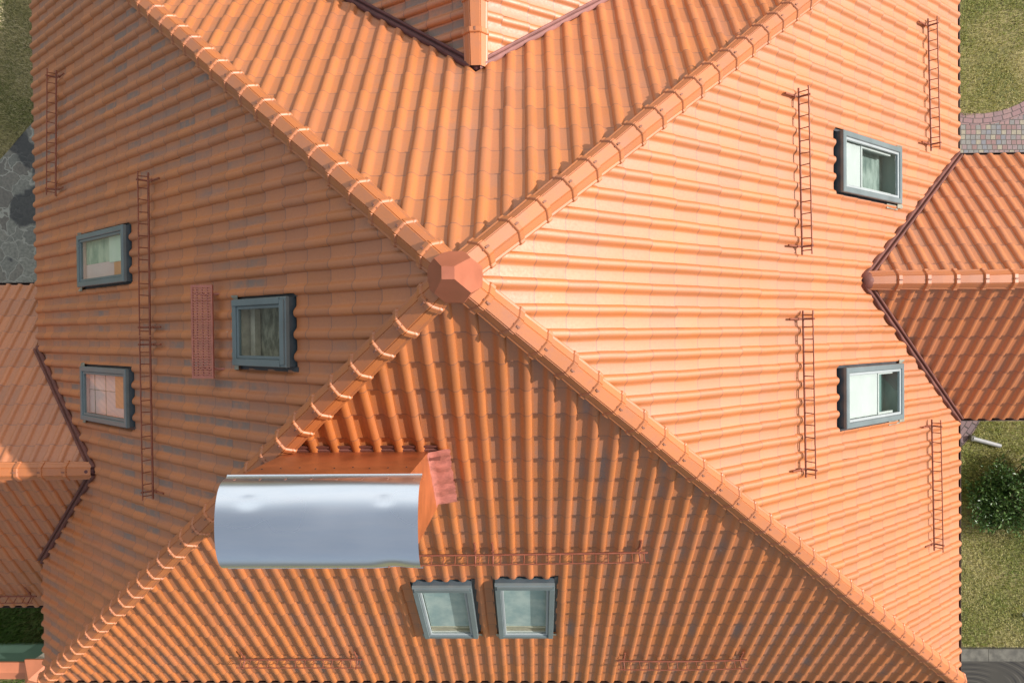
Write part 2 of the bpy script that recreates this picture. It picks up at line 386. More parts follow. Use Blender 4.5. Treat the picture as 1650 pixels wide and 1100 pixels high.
wing(FWN, (-wT[0] - .3, -WW_X), MT_N, 13, [xcut(WW_X, -1.)], .2, None, [whole(wN)])
wing(FWS, (WW_X, wT[0] + .3), MT_N, 14, [xcut(WW_X, -1.)], .15, None, [whole(wS)])
ncut = (np.array((0., NW_Y, 0.)), np.array((0., 1., 0.)))
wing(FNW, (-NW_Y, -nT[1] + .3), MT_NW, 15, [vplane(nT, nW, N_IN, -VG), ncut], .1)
wing(FNE, (nT[1] - .3, NW_Y), MT_E, 16, [vplane(nT, nE, N_IN, -VG), ncut], .25)

# ------------------------------------------------------------------ valleys
def valley(T, zt, P, zp, Fm, Fw, m, wd=.072):
    """folded sheet lying in the valley, with a small rolled rim on each side"""
    t = Vector(W(T[0], T[1], zt)); p = Vector(W(P[0], P[1], zp)); d = (p - t).normalized(); mb = MB()
    nm, nw = Vector(Fm.N), Vector(Fw.N)
    sm = nm.cross(d).normalized(); sw = nw.cross(d).normalized()
    if sm.dot(nw) > 0 and False: sm = -sm
    # each side strip must run away from the other roof plane
    if sm.dot(nw) < 0: sm = -sm
    if sw.dot(nm) < 0: sw = -sw
    up = (nm + nw).normalized(); L = (p - t).length; rows = []
    N = 44; rs = random.Random(5)
    for i in range(N + 1):
        q = t + d * (L * i / N) + up * .012
        wob = .010 * math.sin(i * 1.3) + rs.uniform(-.004, .004)
        rows.append([q + sm * (wd + wob) + nm * .006, q + sm * (wd + wob) + nm * .050, q + sm * wd * .62 + nm * .058, q + sm * .02 + up * .035, q + sw * .02 + up * .035, q + sw * wd * .62 + nw * .058, q + sw * wd + nw * .050, q + sw * wd + nw * .006])
    mb.grid(rows, 0, True)
    return mb.build('valley_gutter', m, root)
valley(eT, EW_Z, eN, 0, FE, FEN, M_VALLEY); valley(eT, EW_Z, eS, 0, FE, FES, M_VALLEY)
valley(wT, WW_Z, wN, 0, FW, FWN, M_VALLEY); valley(wT, WW_Z, wS, 0, FW, FWS, M_VALLEY)
valley(nT, NW_Z, nW, 0, FN, FNW, M_VALLEY_SHADE); valley(nT, NW_Z, nE, 0, FN, FNE, simple('pinkish_valley_sheet', (.27, .12, .10), .65, 0, .2, 6), .06)  # the shaded side's sheet is painted darker than the sunny side's
def saddle(T, z, dx, dy, m, r=.14):         # beaten sheet over the point where a wing's ridge meets the slope
    mb = MB(); rows = []
    for i in range(7):
        t = math.pi * .5 * i / 6
        rows.append([W(T[0] + dx + r * math.cos(t) * math.cos(a), T[1] + dy + r * .9 * math.cos(t) * math.sin(a), z - .03 + r * .95 * math.sin(t)) for a in [2 * math.pi * k / 14 for k in range(15)]])
    mb.grid(rows); mb.build('ridge_saddle', m, root)
saddle(eT, EW_Z, .06, 0, M_VALLEY); saddle(nT, NW_Z, 0, .05, M_VALLEY_SHADE, .10); saddle(wT, WW_Z, -.10, 0, M_VALLEY_SHADE, .13)

# ------------------------------------------------------------------ ridge and hip tiles
RP = [(-.146, -.022), (-.142, .000), (-.122, .010), (-.118, .022), (-.070, .072), (-.064, .068), (-.056, .080), (.056, .080), (.064, .068), (.070, .072), (.118, .022), (.122, .010), (.142, .000), (.146, -.022)]
def cap_rows(p, d, sd_, up, L, jit):
    rows = []
    for s_, k, lf in ((0, 1.05, .004), (.006, 1.08, .008), (.050, 1.09, .010), (.058, 1.075, .007), (.066, 1.0, 0), (L * .6, .965, -.006), (L + .045, .92, -.016)):
        rows.append([p + d * s_ + sd_ * (x * k * .93 + jit[0]) + up * ((y + .03) * k - .03 + lf + jit[1]) for x, y in RP])
    return rows
rest = MB()
def ridge(lo, hi, name, limit=None, lift=.0):
    """lo, hi in eaves coordinates; tiles lapped upwards, the beaded end downhill"""
    lo = Vector(W(*lo)); hi = Vector(W(*hi)); d = (hi - lo).normalized(); sd_ = d.cross(Vector((0, 0, 1))).normalized(); up = sd_.cross(d).normalized()
    L = (hi - lo).length; n = max(1, round(L / .364)); l = L / n
    mb = MB(); k = [(-.10, -.07), (-.06, .03), (.06, .03), (.10, -.07)]
    mb.grid([[lo + d * (.03 + lift) + sd_ * x + up * (y + lift) for x, y in k], [hi + sd_ * x + up * (y + lift) for x, y in k]], 0, False)
    base = mb.build(name, M_BEDDING, root); rs = random.Random(len(C.objects))
    for i in range(n):
        p = lo + d * (l * i) + up * lift
        dy = rs.uniform(-.012, .012); dd = (d + sd_ * dy).normalized()
        rows = cap_rows(p, dd, sd_, up, l, (rs.uniform(-.004, .004), rs.uniform(-.003, .003)))
        seen = limit is None or i >= n - limit
        b = MB() if seen else rest
        b.grid(rows, 0, False); b.poly([rows[0][q] for q in range(len(RP))], 0)
        f = lambda x, y, z, p=p, dd=dd: tuple(p + dd * x + sd_ * y + up * z)
        b.box(f, (.004, -.008, .085), (.044, .008, .108), 1); b.box(f, (.056, -.006, .076), (.068, .006, .088), 1)
        if seen: b.build('ridge_tile', [MT_R, M_SCREW], base)
APX = (AX, AY, AH + .045)
for (x, y), lim in ((NW, 20), (NE, 21), (SE, 22), (SW, 22)):
    ridge((x, y, .045), APX, 'hip_ridge', lim)
ridge((EW_X, EW_Y, EW_Z + .03), (eT[0] + .1, EW_Y, EW_Z + .03), 'wing_ridge', 10)
ridge((WW_X, WW_Y, WW_Z + .03), (wT[0] - .07, WW_Y, WW_Z + .03), 'wing_ridge', 5)
ridge((NW_X, NW_Y, NW_Z + .03), (NW_X, nT[1] + .05, NW_Z + .03), 'wing_ridge', 5)
ro = rest.build('ridge_tile', [MT_R, M_SCREW], root); ro['kind'] = 'stuff'

# apex cap: folded sheet with four facets round a small flat top
mb = MB(); z1, z0, za = AH + .34, AH + .13, AH - .10; tx, ty = -.605, .43; hw = .048
top = [(tx - hw, ty + hw), (tx + hw, ty + hw), (tx + hw, ty - hw), (tx - hw, ty - hw)]
mid = [(-.735, .560), (-.452, .560), (-.452, .290), (-.735, .290)]
ext = [((-.67, .63), (-.52, .63)), ((-.375, .505), (-.375, .345)), ((-.52, .222), (-.67, .222)), ((-.812, .345), (-.812, .505))]
T3 = [Vector(W(x, y, z1)) for x, y in top]; M3 = [Vector(W(x, y, z0)) for x, y in mid]; dn = Vector((0, 0, .24))
mb.poly(T3)
for i in range(4):
    j = (i + 1) % 4; a, b, c = T3[i], M3[i], M3[j]; nn = (b - a).cross(c - a)
    E = []
    for x, y in ext[i]: E.append(Vector((x, y, a.z - (nn.x * (x - a.x) + nn.y * (y - a.y)) / nn.z)))
    mb.poly([T3[i], M3[i], E[0], E[1], M3[j], T3[j]])
    for p, q in ((M3[i], E[0]), (E[0], E[1]), (E[1], M3[j])): mb.poly([p, p - dn, q - dn, q])
mb.build('apex_cap', M_PAINT, root)

# ------------------------------------------------------------------ eaves gutters, walls, soffit
def gutter(p, q, out, m=M_GUT, lip=.055):
    p = Vector(W(*p)); q = Vector(W(*q)); o = Vector(out); mb = MB()
    pr = [(-.16, -.005), (-.15, -.09), (.02, -.10), (lip - .012, -.07), (lip - .004, -.012), (lip + .006, -.012), (lip + .006, -.02), (lip, -.075), (.025, -.108), (-.16, -.10)]
    mb.grid([[e + o * x + Vector((0, 0, z)) for x, z in pr] for e in (p, q)], 0, False)
    mb.poly([p + o * x + Vector((0, 0, z)) for x, z in pr]); mb.poly([q + o * x + Vector((0, 0, z)) for x, z in pr])
    return mb.build('eaves_gutter', m, root)
gutter((X1, Y0, 0), (X1, eS[1], 0), (1, 0, 0)); gutter((X1, eN[1], 0), (X1, Y1, 0), (1, 0, 0))
gutter((X0, Y0, 0), (X0, Y1, 0), (-1, 0, 0), M_GUT, .02); gutter((X0, Y0, 0), (X1, Y0, 0), (0, -1, 0), M_GUT, .06); gutter((X0, Y1, 0), (nW[0], Y1, 0), (0, 1, 0)); gutter((nE[0], Y1, 0), (X1, Y1, 0), (0, 1, 0))
gutter((X1 + .05, eN[1], 0), (EW_X, eN[1], 0), (0, 1, 0), M_GUT, .05); gutter((X1 + .05, eS[1], 0), (EW_X, eS[1], 0), (0, -1, 0), M_GUT, .05)
gutter((WW_X, WW_Y + WW_HALF, WW_E), (X0 + .4, WW_Y + WW_HALF, WW_E), (0, 1, 0), M_GUT, .05); gutter((WW_X, WW_Y - WW_HALF, WW_E), (X0 + .4, WW_Y - WW_HALF, WW_E), (0, -1, 0), M_GUT, .05)
def wallbox(x0, x1, y0, y1, zt, gable=None):
    mb = MB(); P = [(x0, y0), (x1, y0), (x1, y1), (x0, y1)]
    for i in range(4):
        a, b = P[i], P[(i + 1) % 4]; mb.poly([(a[0], a[1], 0), (b[0], b[1], 0), (b[0], b[1], EZ + zt), (a[0], a[1], EZ + zt)])
    if gable: mb.poly(gable)
    mb.build('wall', M_PLASTER, root)
wallbox(X0 + .55, X1 - .55, Y0 + .55, Y1 - .55, -.12)
wallbox(X1 - .6, EW_X - .4, eS[1] + .45, eN[1] - .45, -.12, [W(EW_X - .401, eS[1] + .45, -.1), W(EW_X - .401, eN[1] - .45, -.1), W(EW_X - .401, EW_Y, EW_Z - .15)])
wallbox(WW_X + .4, X0 + .6, WW_Y - WW_HALF + .45, WW_Y + WW_HALF - .45, WW_E - .12, [W(WW_X + .401, WW_Y - WW_HALF + .45, WW_E - .1), W(WW_X + .401, WW_Y + WW_HALF - .45, WW_E - .1), W(WW_X + .401, WW_Y, WW_Z - .15)])
wallbox(NW_X - NW_HALF + .5, NW_X + NW_HALF - .5, Y1 - .6, NW_Y - .4, -.12, [W(NW_X - NW_HALF + .5, NW_Y - .401, -.1), W(NW_X + NW_HALF - .5, NW_Y - .401, -.1), W(NW_X, NW_Y - .401, NW_Z - .15)])
mb = MB()
for x0, x1, y0, y1, z in ((X0, X1, Y0, Y1, -.115), (X1 - .5, EW_X, eS[1], eN[1], -.119), (WW_X, X0 + .5, WW_Y - WW_HALF, WW_Y + WW_HALF, WW_E - .115), (NW_X - NW_HALF, NW_X + NW_HALF, Y1 - .4, NW_Y, -.119)):
    mb.poly([W(x0 + .02, y0 + .02, z), W(x1 - .02, y0 + .02, z), W(x1 - .02, y1 - .02, z), W(x0 + .02, y1 - .02, z)])
mb.build('soffit', M_WHITE, root)

# ------------------------------------------------------------------ skylights
def ring(mb, F, a0, a1, b0, b1, wd, c0, c1, mi=0, bev=.006):
    """mitred rectangular frame with a chamfered outer edge"""
    def loop(ia, ib, c): return [F(a0 + ia, b0 + ib, c), F(a1 - ia, b0 + ib, c), F(a1 - ia, b1 - ib, c), F(a0 + ia, b1 - ib, c)]
    ls = [loop(0, 0, c0), loop(0, 0, c1 - bev), loop(bev, bev, c1), loop(wd - bev, wd - bev, c1), loop(wd, wd, c1 - bev), loop(wd, wd, c0)]
    for x, y in zip(ls[:-1], ls[1:]):
        for i in range(4): j = (i + 1) % 4; mb.poly([x[i], x[j], y[j], y[i]], mi)
def skylight(F, a0, a1, b0, b1, kind, ph):
    CT = .118                               # top of the cladding above the roof plane
    mb = MB()                               # flashing: kerb sides, side gutters, head tray and wavy lead apron at the foot
    ring(mb, F, a0 + .006, a1 - .006, b0 + .006, b1 - .006, .05, -.06, CT - .03, 2)
    for p, q in (((a0 - .045, b0 - .02, .008), (a0 + .004, b1 + .055, .014)), ((a1 - .004, b0 - .02, .008), (a1 + .045, b1 + .055, .014)), ((a0, b1, -.02), (a1, b1 + .08, -.012))): mb.box(F, p, q, 0)
    n = 60; rows = [[], [], []]
    for i in range(n + 1):
        a = a0 - .05 + (a1 - a0 + .10) * i / n; hh = hprof(a / PER - ph) + .024
        wv = .012 * math.sin(a * 29)
        rows[0].append(F(a, b0 + .012, .052)); rows[1].append(F(a, b0 - .035, hh * .8 + .014)); rows[2].append(F(a, b0 - .105 + wv, hh + .006))
    mb.grid(rows, 1, True)
    if kind[0] == 'E':                      # lead dressed down one side too
        mb.box(F, (a0 - .075, b0 - .03, .03), (a0 - .01, b0 + .30, .037), 1)
    lab = {'E1': 'skylight with a half-drawn white blind, curtain behind', 'E2': 'skylight with a white blind over most of its glass', 'W1': 'skylight showing bright green and pink panels', 'W2': 'skylight showing bright pink tiled panels', 'W3': 'small skylight with mottled brown behind the glass', 'S1': 'skylight with painted cloud reflection, left of the pair below the chimney', 'S2': 'skylight with painted cloud reflection, right of the pair below the chimney'}[kind]
    so = mb.build('skylight', [M_FLASH, M_LEAD, M_KERBM], root); so['label'] = lab
    mb = MB(); ring(mb, F, a0, a1, b0, b1, .072, CT - .045, CT, 0, .008)
    if kind == 'W3' or kind[0] == 'S':      # stepped top and side covers
        mb.box(F, (a0 + .03, b1 - .085, CT + .0005), (a1 - .03, b1 - .012, CT + .016)); 
        for s_ in (a0 + .006, a1 - .066): mb.box(F, (s_, b0 + .02, CT + .0005), (s_ + .06, b1 - .10, CT + .010))
    mb.build('frame', M_FRAME, so)
    i0, i1, j0, j1 = a0 + .0725, a1 - .0725, b0 + .0725, b1 - .0725
    mb = MB(); ring(mb, F, i0, i1, j0, j1, .034, CT - .05, CT - .016, 0, .005); mb.build('sash', M_SASH if kind[0] != 'W' else M_FRAME, so)
    g0, g1, h0, h1 = i0 + .03, i1 - .03, j0 + .03, j1 - .03
    mb = MB(); mb.poly([F(g0, h0, CT - .036), F(g1, h0, CT - .036), F(g1, h1, CT - .036), F(g0, h1, CT - .036)]); mb.build('glass_pane', M_GLASS, so)
    # the lined opening behind the glass, and what is seen through it
    dp = -.13
    wm, em = {'E': (M_REVEAL, M_DARKROOM), 'W': (M_BRIGHTPINK, M_BRIGHTPINK), 'S': (M_WHITE, M_DARKROOM)}[kind[0]]
    if kind == 'E1': em = M_DARKROOM2
    if kind == 'W3': wm, em = M_WOOD, M_MOTTLEBROWN; dp = -.10
    mb = MB(); q = lambda c: [F(g0 - .012, h0 - .012, c), F(g1 + .012, h0 - .012, c), F(g1 + .012, h1 + .012, c), F(g0 - .012, h1 + .012, c)]
    t, b = q(CT - .052), q(dp)
    for i in range(4): j = (i + 1) % 4; mb.poly([t[i], t[j], b[j], b[i]], 0)
    mb.poly(b, 1); mb.build('window_lining', [wm, em], so)
    H = h1 - h0; Wd = g1 - g0
    if kind[0] == 'E':
        fr = .34 if kind == 'E1' else .62
        mb = MB(); n = 12; bs = h1 - H * fr
        mb.grid([[F(g0 + .004, bs + H * fr * i / n, CT - .085 + .004 * math.sin(i * 2.1)) for i in range(n + 1)], [F(g1 - .004, bs + H * fr * i / n, CT - .085 + .004 * math.sin(i * 1.7 + 1)) for i in range(n + 1)]], 0)
        mb.box(F, (g0, bs - .03, CT - .095), (g1, bs, CT - .07), 0); mb.build('blind', M_BLIND, so)
        for x in (g0, g1 - .03):            # slim runner at each side of the blind
            mb = MB(); mb.box(F, (x, h0 + .10, CT - .11), (x + .03, bs - .03, CT - .075)); mb.build('blind_rail', M_BLIND, so)
    if kind[0] == 'S':
        mb = MB(); n = 10; bs = h0 + .15
        mb.grid([[F(g0 + .004, bs + (h1 - bs) * i / n, CT - .08) for i in range(n + 1)], [F(g1 - .004, bs + (h1 - bs) * i / n, CT - .08) for i in range(n + 1)]], 0); mb.build('blind', M_CLOUD_PANEL, so)  # panel under the glass carrying the painted cloud reflection
        mb = MB(); mb.box(F, (g0, bs - .05, CT - .09), (g1, bs, CT - .068)); mb.build('blind_rail', M_WOOD, so); mb = MB(); mb.box(F, (g0, h0, CT - .12), (g1, h0 + .035, CT - .075)); mb.build('window_sill', M_WOOD, so)
    if kind[0] == 'W' and kind != 'W3':     # flat colour panels, pale and close under the glass to stay bright
        mb = MB(); c = .02; pa = lambda x0, x1, y0, y1, cc, m_: mb.box(F, (g0 + Wd * x0, h0 + H * y0, cc - .01), (g0 + Wd * x1, h0 + H * y1, cc), m_)
        if kind == 'W1':
            pa(0, .6, 0, .60, c, 0); pa(0, .64, .605, 1, c + .012, 1); pa(.605, 1, 0, .70, c + .003, 4); pa(.645, 1, .705, 1, c + .006, 2)
        else:
            pa(0, 1, 0, .67, c, 4); pa(0, .78, .675, 1, c + .010, 2); pa(.785, 1, .675, 1, c + .004, 4)
            for i in (.14, .42): pa(0, 1, i, i + .012, c + .003, 3)
            pa(.40, .412, 0, .66, c + .0036, 3)
        mb.build('bright_panel', [M_GREYGREEN, M_PALEGREEN, M_BRIGHTORANGE, M_MOTTLEBROWN, M_BRIGHTPINK], so)
    if kind == 'W3':
        mb = MB(); mb.box(F, (g0, h0 + .02, -.095), (g1, h0 + .11, -.03)); mb.build('window_sill', M_WOOD, so)
PH_ = {id(FE): .10, id(FW): .35, id(FS): .06}
for s_ in SKY: skylight(*s_, PH_[id(s_[0])])

# ------------------------------------------------------------------ snow guards (ladder fences standing on the slopes)
def guard(F, a0, a1, v0, v1, label, sag=0.):
    mb = MB(); lo, hi = .075, .20
    b = lambda a: v0 + (v1 - v0) * (a - a0) / (a1 - a0) - sag * math.sin(math.pi * (a - a0) / (a1 - a0))
    n = max(2, round((a1 - a0) / .142)); P = [a0 + (a1 - a0) * i / (2 * n) for i in range(2 * n + 1)]
    rs = random.Random(int(a0 * 97))
    wob = [rs.uniform(-.004, .004) for _ in P]
    for c, r in ((lo, .0135), (hi, .0085)): mb.tube([F(a, b(a) + w_ * (c > .1), c) for a, w_ in zip(P, wob)], r, 6)
    for i in range(n):
        a = a0 + .05 + (a1 - a0 - .1) * i / (n - 1); mb.tube([F(a, b(a), lo), F(a + rs.uniform(-.008, .008), b(a), hi)], .0065, 5)
    o = mb.build('snow_guard', M_GUARD, root); o['label'] = label
    for a in (a0 + .10 if a1 - a0 > 1.5 else a0 + .03, a1 - .10):
        mb = MB(); mb.tube([F(a, b(a) + .26, .055), F(a, b(a) + .03, .058), F(a, b(a) - .012, .07), F(a, b(a) - .012, .215)], .0125, 6)
        mb.box(F, (a - .016, b(a) + .05, .040), (a + .016, b(a) + .085, .075)); mb.build('bracket', M_GUARD, o)
guard(FE, .859, 2.819, 4.753, 4.817, 'upper snow guard on the bright slope, above the blind-half-drawn skylight')
guard(FE, -1.797, .199, 4.694, 4.745, 'lower snow guard beside the white-blinded skylight')
guard(FE, 2.597, 4.526, 1.146, 1.242, 'snow guard near the eaves above the bright wing roof')
guard(FE, -3.373, -1.394, 1.072, 1.148, 'snow guard near the eaves beside the shrub')
guard(FW, -4.012, -2.131, 1.268, 1.133, 'snow guard near the eaves above the stone patio')
guard(FW, -2.006, .012, 4.437, 4.407, 'snow guard between two skylights on the shaded slope')
guard(FW, .026, 2.06, 4.407, 4.412, 'snow guard on the shaded slope, continuing towards the chimney')
guard(FS, -2.568, -.59, 4.357, 4.375, 'snow guard half hidden under the metal chimney hood')
guard(FS, -.58, 1.368, 4.375, 4.424, 'snow guard above the pair of skylights')
guard(FS, -4.535, -2.60, 1.061, 1.062, 'snow guard low on the slope, left of the paired skylights')
guard(FS, 1.264, 3.214, 1.00, 1.045, 'bent snow guard low on the slope, right of the paired skylights', .035)
guard(FWS, -9.6, -8.63, .42, .42, 'short snow guard on the left wing roof')

# roof walkway: grating step by the small skylight
mb = MB(); zp = 4.02; x0, x1, y0, y1 = -3.722, -3.485, -.49, .535
for p, q in (((x0, y0, zp - .03), (x0 + .018, y1, zp + .004)), ((x1 - .018, y0, zp - .03), (x1, y1, zp + .004)), ((x0 + .018, y0, zp - .03), (x1 - .018, y0 + .03, zp + .003)), ((x0 + .018, y1 - .03, zp - .03), (x1 - .018, y1, zp + .003))): mb.box(W, p, q)
n = 33
for i in range(n):
    y = y0 + .045 + (y1 - y0 - .09) * i / (n - 1); r0, r1 = [], []
    for k in range(25):
        x = x0 + .018 + (x1 - x0 - .036) * k / 24; dy = .0055 * math.cos(k * math.pi / 3)
        r0.append(W(x, y + dy - .0085, zp)); r1.append(W(x, y + dy + .0085, zp))
    mb.grid([r0, r1], 0, False)
for k in (1, 2, 3): x = x0 + (x1 - x0) * k / 4; mb.box(W, (x - .004, y0 + .03, zp - .028), (x + .004, y1 - .03, zp - .004))
po = mb.build('roof_step', M_GRATE, root)
for y in (y0 + .10, y1 - .10):
    mb = MB(); mb.tube([W(x0 + .02, y, zp - .035), W(x1 + .16, y, zp - .035), W(x1 + .30, y, zp + .06)], .012, 6); mb.tube([W(x0 + .03, y, zp - .035), W(x0 + .06, y, zp - .26)], .010, 6); mb.build('bracket', M_GRATE, po)

# ------------------------------------------------------------------ chimney: sheet-clad stack under an arched metal hood
cx0, cx1, cy0, cy1, ct = -2.47, -1.035, -1.92, -1.205, 6.03
def zS(y): return AH * (y - Y0) / (AY - Y0)
mb = MB()
for x in (cx0, cx1): mb.poly([W(x, cy0, zS(cy0) - .2), W(x, cy1, zS(cy1) - .2), W(x, cy1, ct), W(x, cy0, ct)])
for y in (cy0, cy1): mb.poly([W(cx0, y, zS(y) - .2), W(cx1, y, zS(y) - .2), W(cx1, y, ct), W(cx0, y, ct)])
mb.poly([W(cx0, cy0, ct - .05), W(cx1, cy0, ct - .05), W(cx1, cy1, ct - .05), W(cx0, cy1, ct - .05)], 1)
for i in range(9): x = cx0 + .08 + i * (cx1 - cx0 - .16) / 8; mb.box(W, (x - .006, cy1, ct - .42 - .03 * (i % 3)), (x + .006, cy1 + .006, ct - .408 - .03 * (i % 3)), 1)
co = mb.build('chimney', [M_WALLM, M_DECK], root)
hx0, hx1, hy0, hy1, hz, rise = -2.53, -.905, -1.925, -1.195, 6.06, .245
mb = MB(); nx, ny = 40, 28; rows = []
for i in range(nx + 1):
    x = hx0 + (hx1 - hx0) * i / nx; r = []
    for k in range(ny + 1):
        t = math.pi * (k / ny); y = (hy0 + hy1) / 2 - math.cos(t) * (hy1 - hy0) / 2; z = hz + rise * math.sin(t) ** .72 + .010 * math.sin(i * .16 + .6) * math.sin(t)
        for (dx, dk, s_, am) in ((-1.13, 1.6, .10, -.045), (-2.27, 20, .07, -.020), (-1.18, 20, .05, -.016), (-1.9, 25, .16, .006)):
            yy = (hy0 + hy1) / 2 - math.cos(math.pi * dk / ny) * (hy1 - hy0) / 2
            z += am * math.exp(-((x - dx) / s_) ** 2 - ((y - yy) / (s_ * .55)) ** 2)
        r.append(Vector(W(x, y, z)))
    r = [r[0] + Vector((0, -.026, -.014))] + r + [r[-1] + Vector((0, .024, -.022))]
    rows.append(r)
mb.grid(rows, 0, True)
for x in np.linspace(hx0 + .09, hx1 - .06, 8):
    for y, z in ((hy1 - .006, hz + .055), (hy0 + .006, hz + .055)): mb.box(W, (x - .006, y - .006, z - .03), (x + .006, y + .006, z + .006), 1)
ho = mb.build('chimney_hood', [M_METAL, M_SCREW], co)
mb = MB()                                   # flashing tray on the uphill side
bN = (cy1 - Y0) / (AY - Y0) * FS.L
rows = []
for i in range(50):
    a = cx0 - .1 + (cx1 - cx0 + .22) * i / 49; wv = .010 * math.sin(a * 29.2) + .004 * math.sin(a * 71)
    rows.append([FS(a, bN + .13 + wv, .03), FS(a, bN + .10, .032), FS(a, bN + .065, .020), FS(a, bN + .06, .034), FS(a, bN + .03, .034), FS(a, bN + .008, .05), FS(a, bN - .0, .12)])
mb.grid(rows, 0, False); mb.build('chimney_tray', M_VALLEY, co)
mb = MB(); rows = []; rs = random.Random(8)
for i in range(27):                         # crumpled red lead dressed down the side of the stack
    b = bN + .10 - (.98) * i / 26; k = .5 * math.sin(i * 1.05) * .012
    rows.append([FS(cx1 - .0, b, .13 + k)] + [FS(cx1 + .006 + .052 * q + (rs.uniform(-.012, .012) if q == 4 else 0), b + rs.uniform(-.006, .006), .085 - .008 * q + k + rs.uniform(-.005, .006)) for q in range(5)])
mb.grid(rows, 0, True); mb.build('chimney_flashing', M_PINKLEAD, co)

# ------------------------------------------------------------------ ground and garden
def ground_mat():
    m, t, b = mat('lawn_soil'); g = NG(t); ob = g.obj()
    f = g.noise(ob, .9, 5); f2 = g.noise(ob, 14, 4)
    c = g.mix(g.rng(f, .38, .62), rgb(.15, .16, .045), rgb(.33, .285, .125)); c = g.mix(g.rng(f2, .35, .7, 0, .6), c, rgb(.055, .052, .022))
    vl = g.n('ShaderNodeVectorMath', operation='LENGTH'); t.links.new(ob, vl.inputs[0]); c = g.mix(g.rng(vl.outputs['Value'], 15, 40), c, g.mix(f, rgb(.055, .06, .05), rgb(.10, .10, .09)))  # far ground greyed so the metal hood mirrors grey instead of grass
    t.links.new(c, b.inputs['Base Color']); b.inputs['Roughness'].default_value = .95; g.bump(f2, .5, .05, b); return m
def sheet(name, pts, z, m, uv=None):
    mb = MB(); mb.poly([(x, y, z) for x, y in pts]); o = mb.build(name, m); o['kind'] = 'structure'
    return o
sheet('ground', [(-400, -400), (400, -400), (400, 400), (-400, 400)], 0, ground_mat())

def paver_mat(name, cell, cols, rot=0., mortar=(.10, .09, .075), polar=None):
    m, t, b = mat(name); g = NG(t); ob = g.obj()
    sp = g.n('ShaderNodeSeparateXYZ')
    if polar:                               # courses that follow the curved edge
        t.links.new(ob, sp.inputs[0]); x = g.math('SUBTRACT', sp.outputs[0], polar[0]); y = g.math('SUBTRACT', sp.outputs[1], polar[1])
        rad = g.math('SQRT', g.math('ADD', g.math('MULTIPLY', x, x), g.math('MULTIPLY', y, y)))
        ang = g.math('MULTIPLY', g.math('ARCTAN2', y, x), polar[2]); px, py = g.math('DIVIDE', ang, cell[0]), g.math('DIVIDE', rad, cell[1])
    else:
        mp = g.n('ShaderNodeMapping'); t.links.new(ob, mp.inputs[0]); mp.inputs['Rotation'].default_value = (0, 0, rot); t.links.new(mp.outputs[0], sp.inputs[0])
        px, py = g.math('DIVIDE', sp.outputs[0], cell[0]), g.math('DIVIDE', sp.outputs[1], cell[1])
    row = g.math('FLOOR', py)
    wn0 = g.n('ShaderNodeTexWhiteNoise', noise_dimensions='1D'); t.links.new(row, wn0.inputs['W'])
    px = g.math('ADD', px, wn0.outputs['Value'])
    cv = g.n('ShaderNodeCombineXYZ'); t.links.new(g.math('FLOOR', px), cv.inputs[0]); t.links.new(row, cv.inputs[1])
    wn = g.n('ShaderNodeTexWhiteNoise', noise_dimensions='2D'); t.links.new(cv.outputs[0], wn.inputs['Vector'])
    rp = g.n('ShaderNodeValToRGB'); rp.color_ramp.interpolation = 'CONSTANT'; e = rp.color_ramp.elements
    for i, c in enumerate(cols):
        if i < 2: el = e[i]; el.position = i / len(cols)
        else: el = e.new(i / len(cols))
        el.color = rgb(*c)
    t.links.new(wn.outputs['Value'], rp.inputs[0])
    fx, fy = g.math('FRACT', px), g.math('FRACT', py)
    ed = g.math('MINIMUM', g.math('MINIMUM', fx, g.math('SUBTRACT', 1., fx)), g.math('MINIMUM', fy, g.math('SUBTRACT', 1., fy)))
    k = g.rng(ed, .03, .10)
    nn = g.noise(ob, 30, 4); col = g.mix(g.rng(nn, .3, .7, 0, .35), rp.outputs[0], rgb(.14, .12, .11))
    t.links.new(g.mix(k, rgb(*mortar), col), b.inputs['Base Color']); b.inputs['Roughness'].default_value = .85; g.bump(k, .6, .01, b)
    return m
PCOL = [(.30, .19, .18), (.22, .22, .21), (.27, .20, .20), (.33, .30, .22), (.20, .21, .23), (.26, .16, .15), (.24, .24, .22)]
pc = (9.45, 6.45)                           # the path's rounded edge: arc with a radius of about 2 m
arc = [(pc[0] + 2.0 * math.cos(R(a)), pc[1] - 2.0 * abs(math.sin(R(a)))) for a in range(-100, -9, 6)]
arc_o = [(7.0, 4.42), (8.6, 4.42)] + arc
inn = [(7.0, 4.20), (8.6, 4.20)] + [(pc[0] + 2.24 * math.cos(R(a)), pc[1] - 2.24 * abs(math.sin(R(a)))) for a in range(-100, -9, 6)]
sheet('path_border', arc_o + inn[::-1], .012, paver_mat('border_pavers', (.20, .105), [(.28, .17, .17), (.25, .165, .165), (.30, .19, .18)], 0, (.12, .09, .085), (pc[0], pc[1], 2.1)))
sheet('path', inn + [(13, 6.1), (13, 2.2), (7.0, 2.2)], .008, paver_mat('mixed_pavers', (.105, .105), PCOL, .02))
qc = (7.75, -1.2)
sheet('side_path', [(7.0, -1.0)] + [(qc[0] + 1.92 * math.cos(R(a)), qc[1] + 1.92 * math.sin(R(a))) for a in range(0, -91, -8)] + [(7.0, -3.12)], .010, paver_mat('dark_red_pavers', (.21, .105), [(.20, .13, .13), (.17, .12, .125), (.22, .145, .14)], 0, (.07, .055, .05), (qc[0], qc[1], 1.6)))

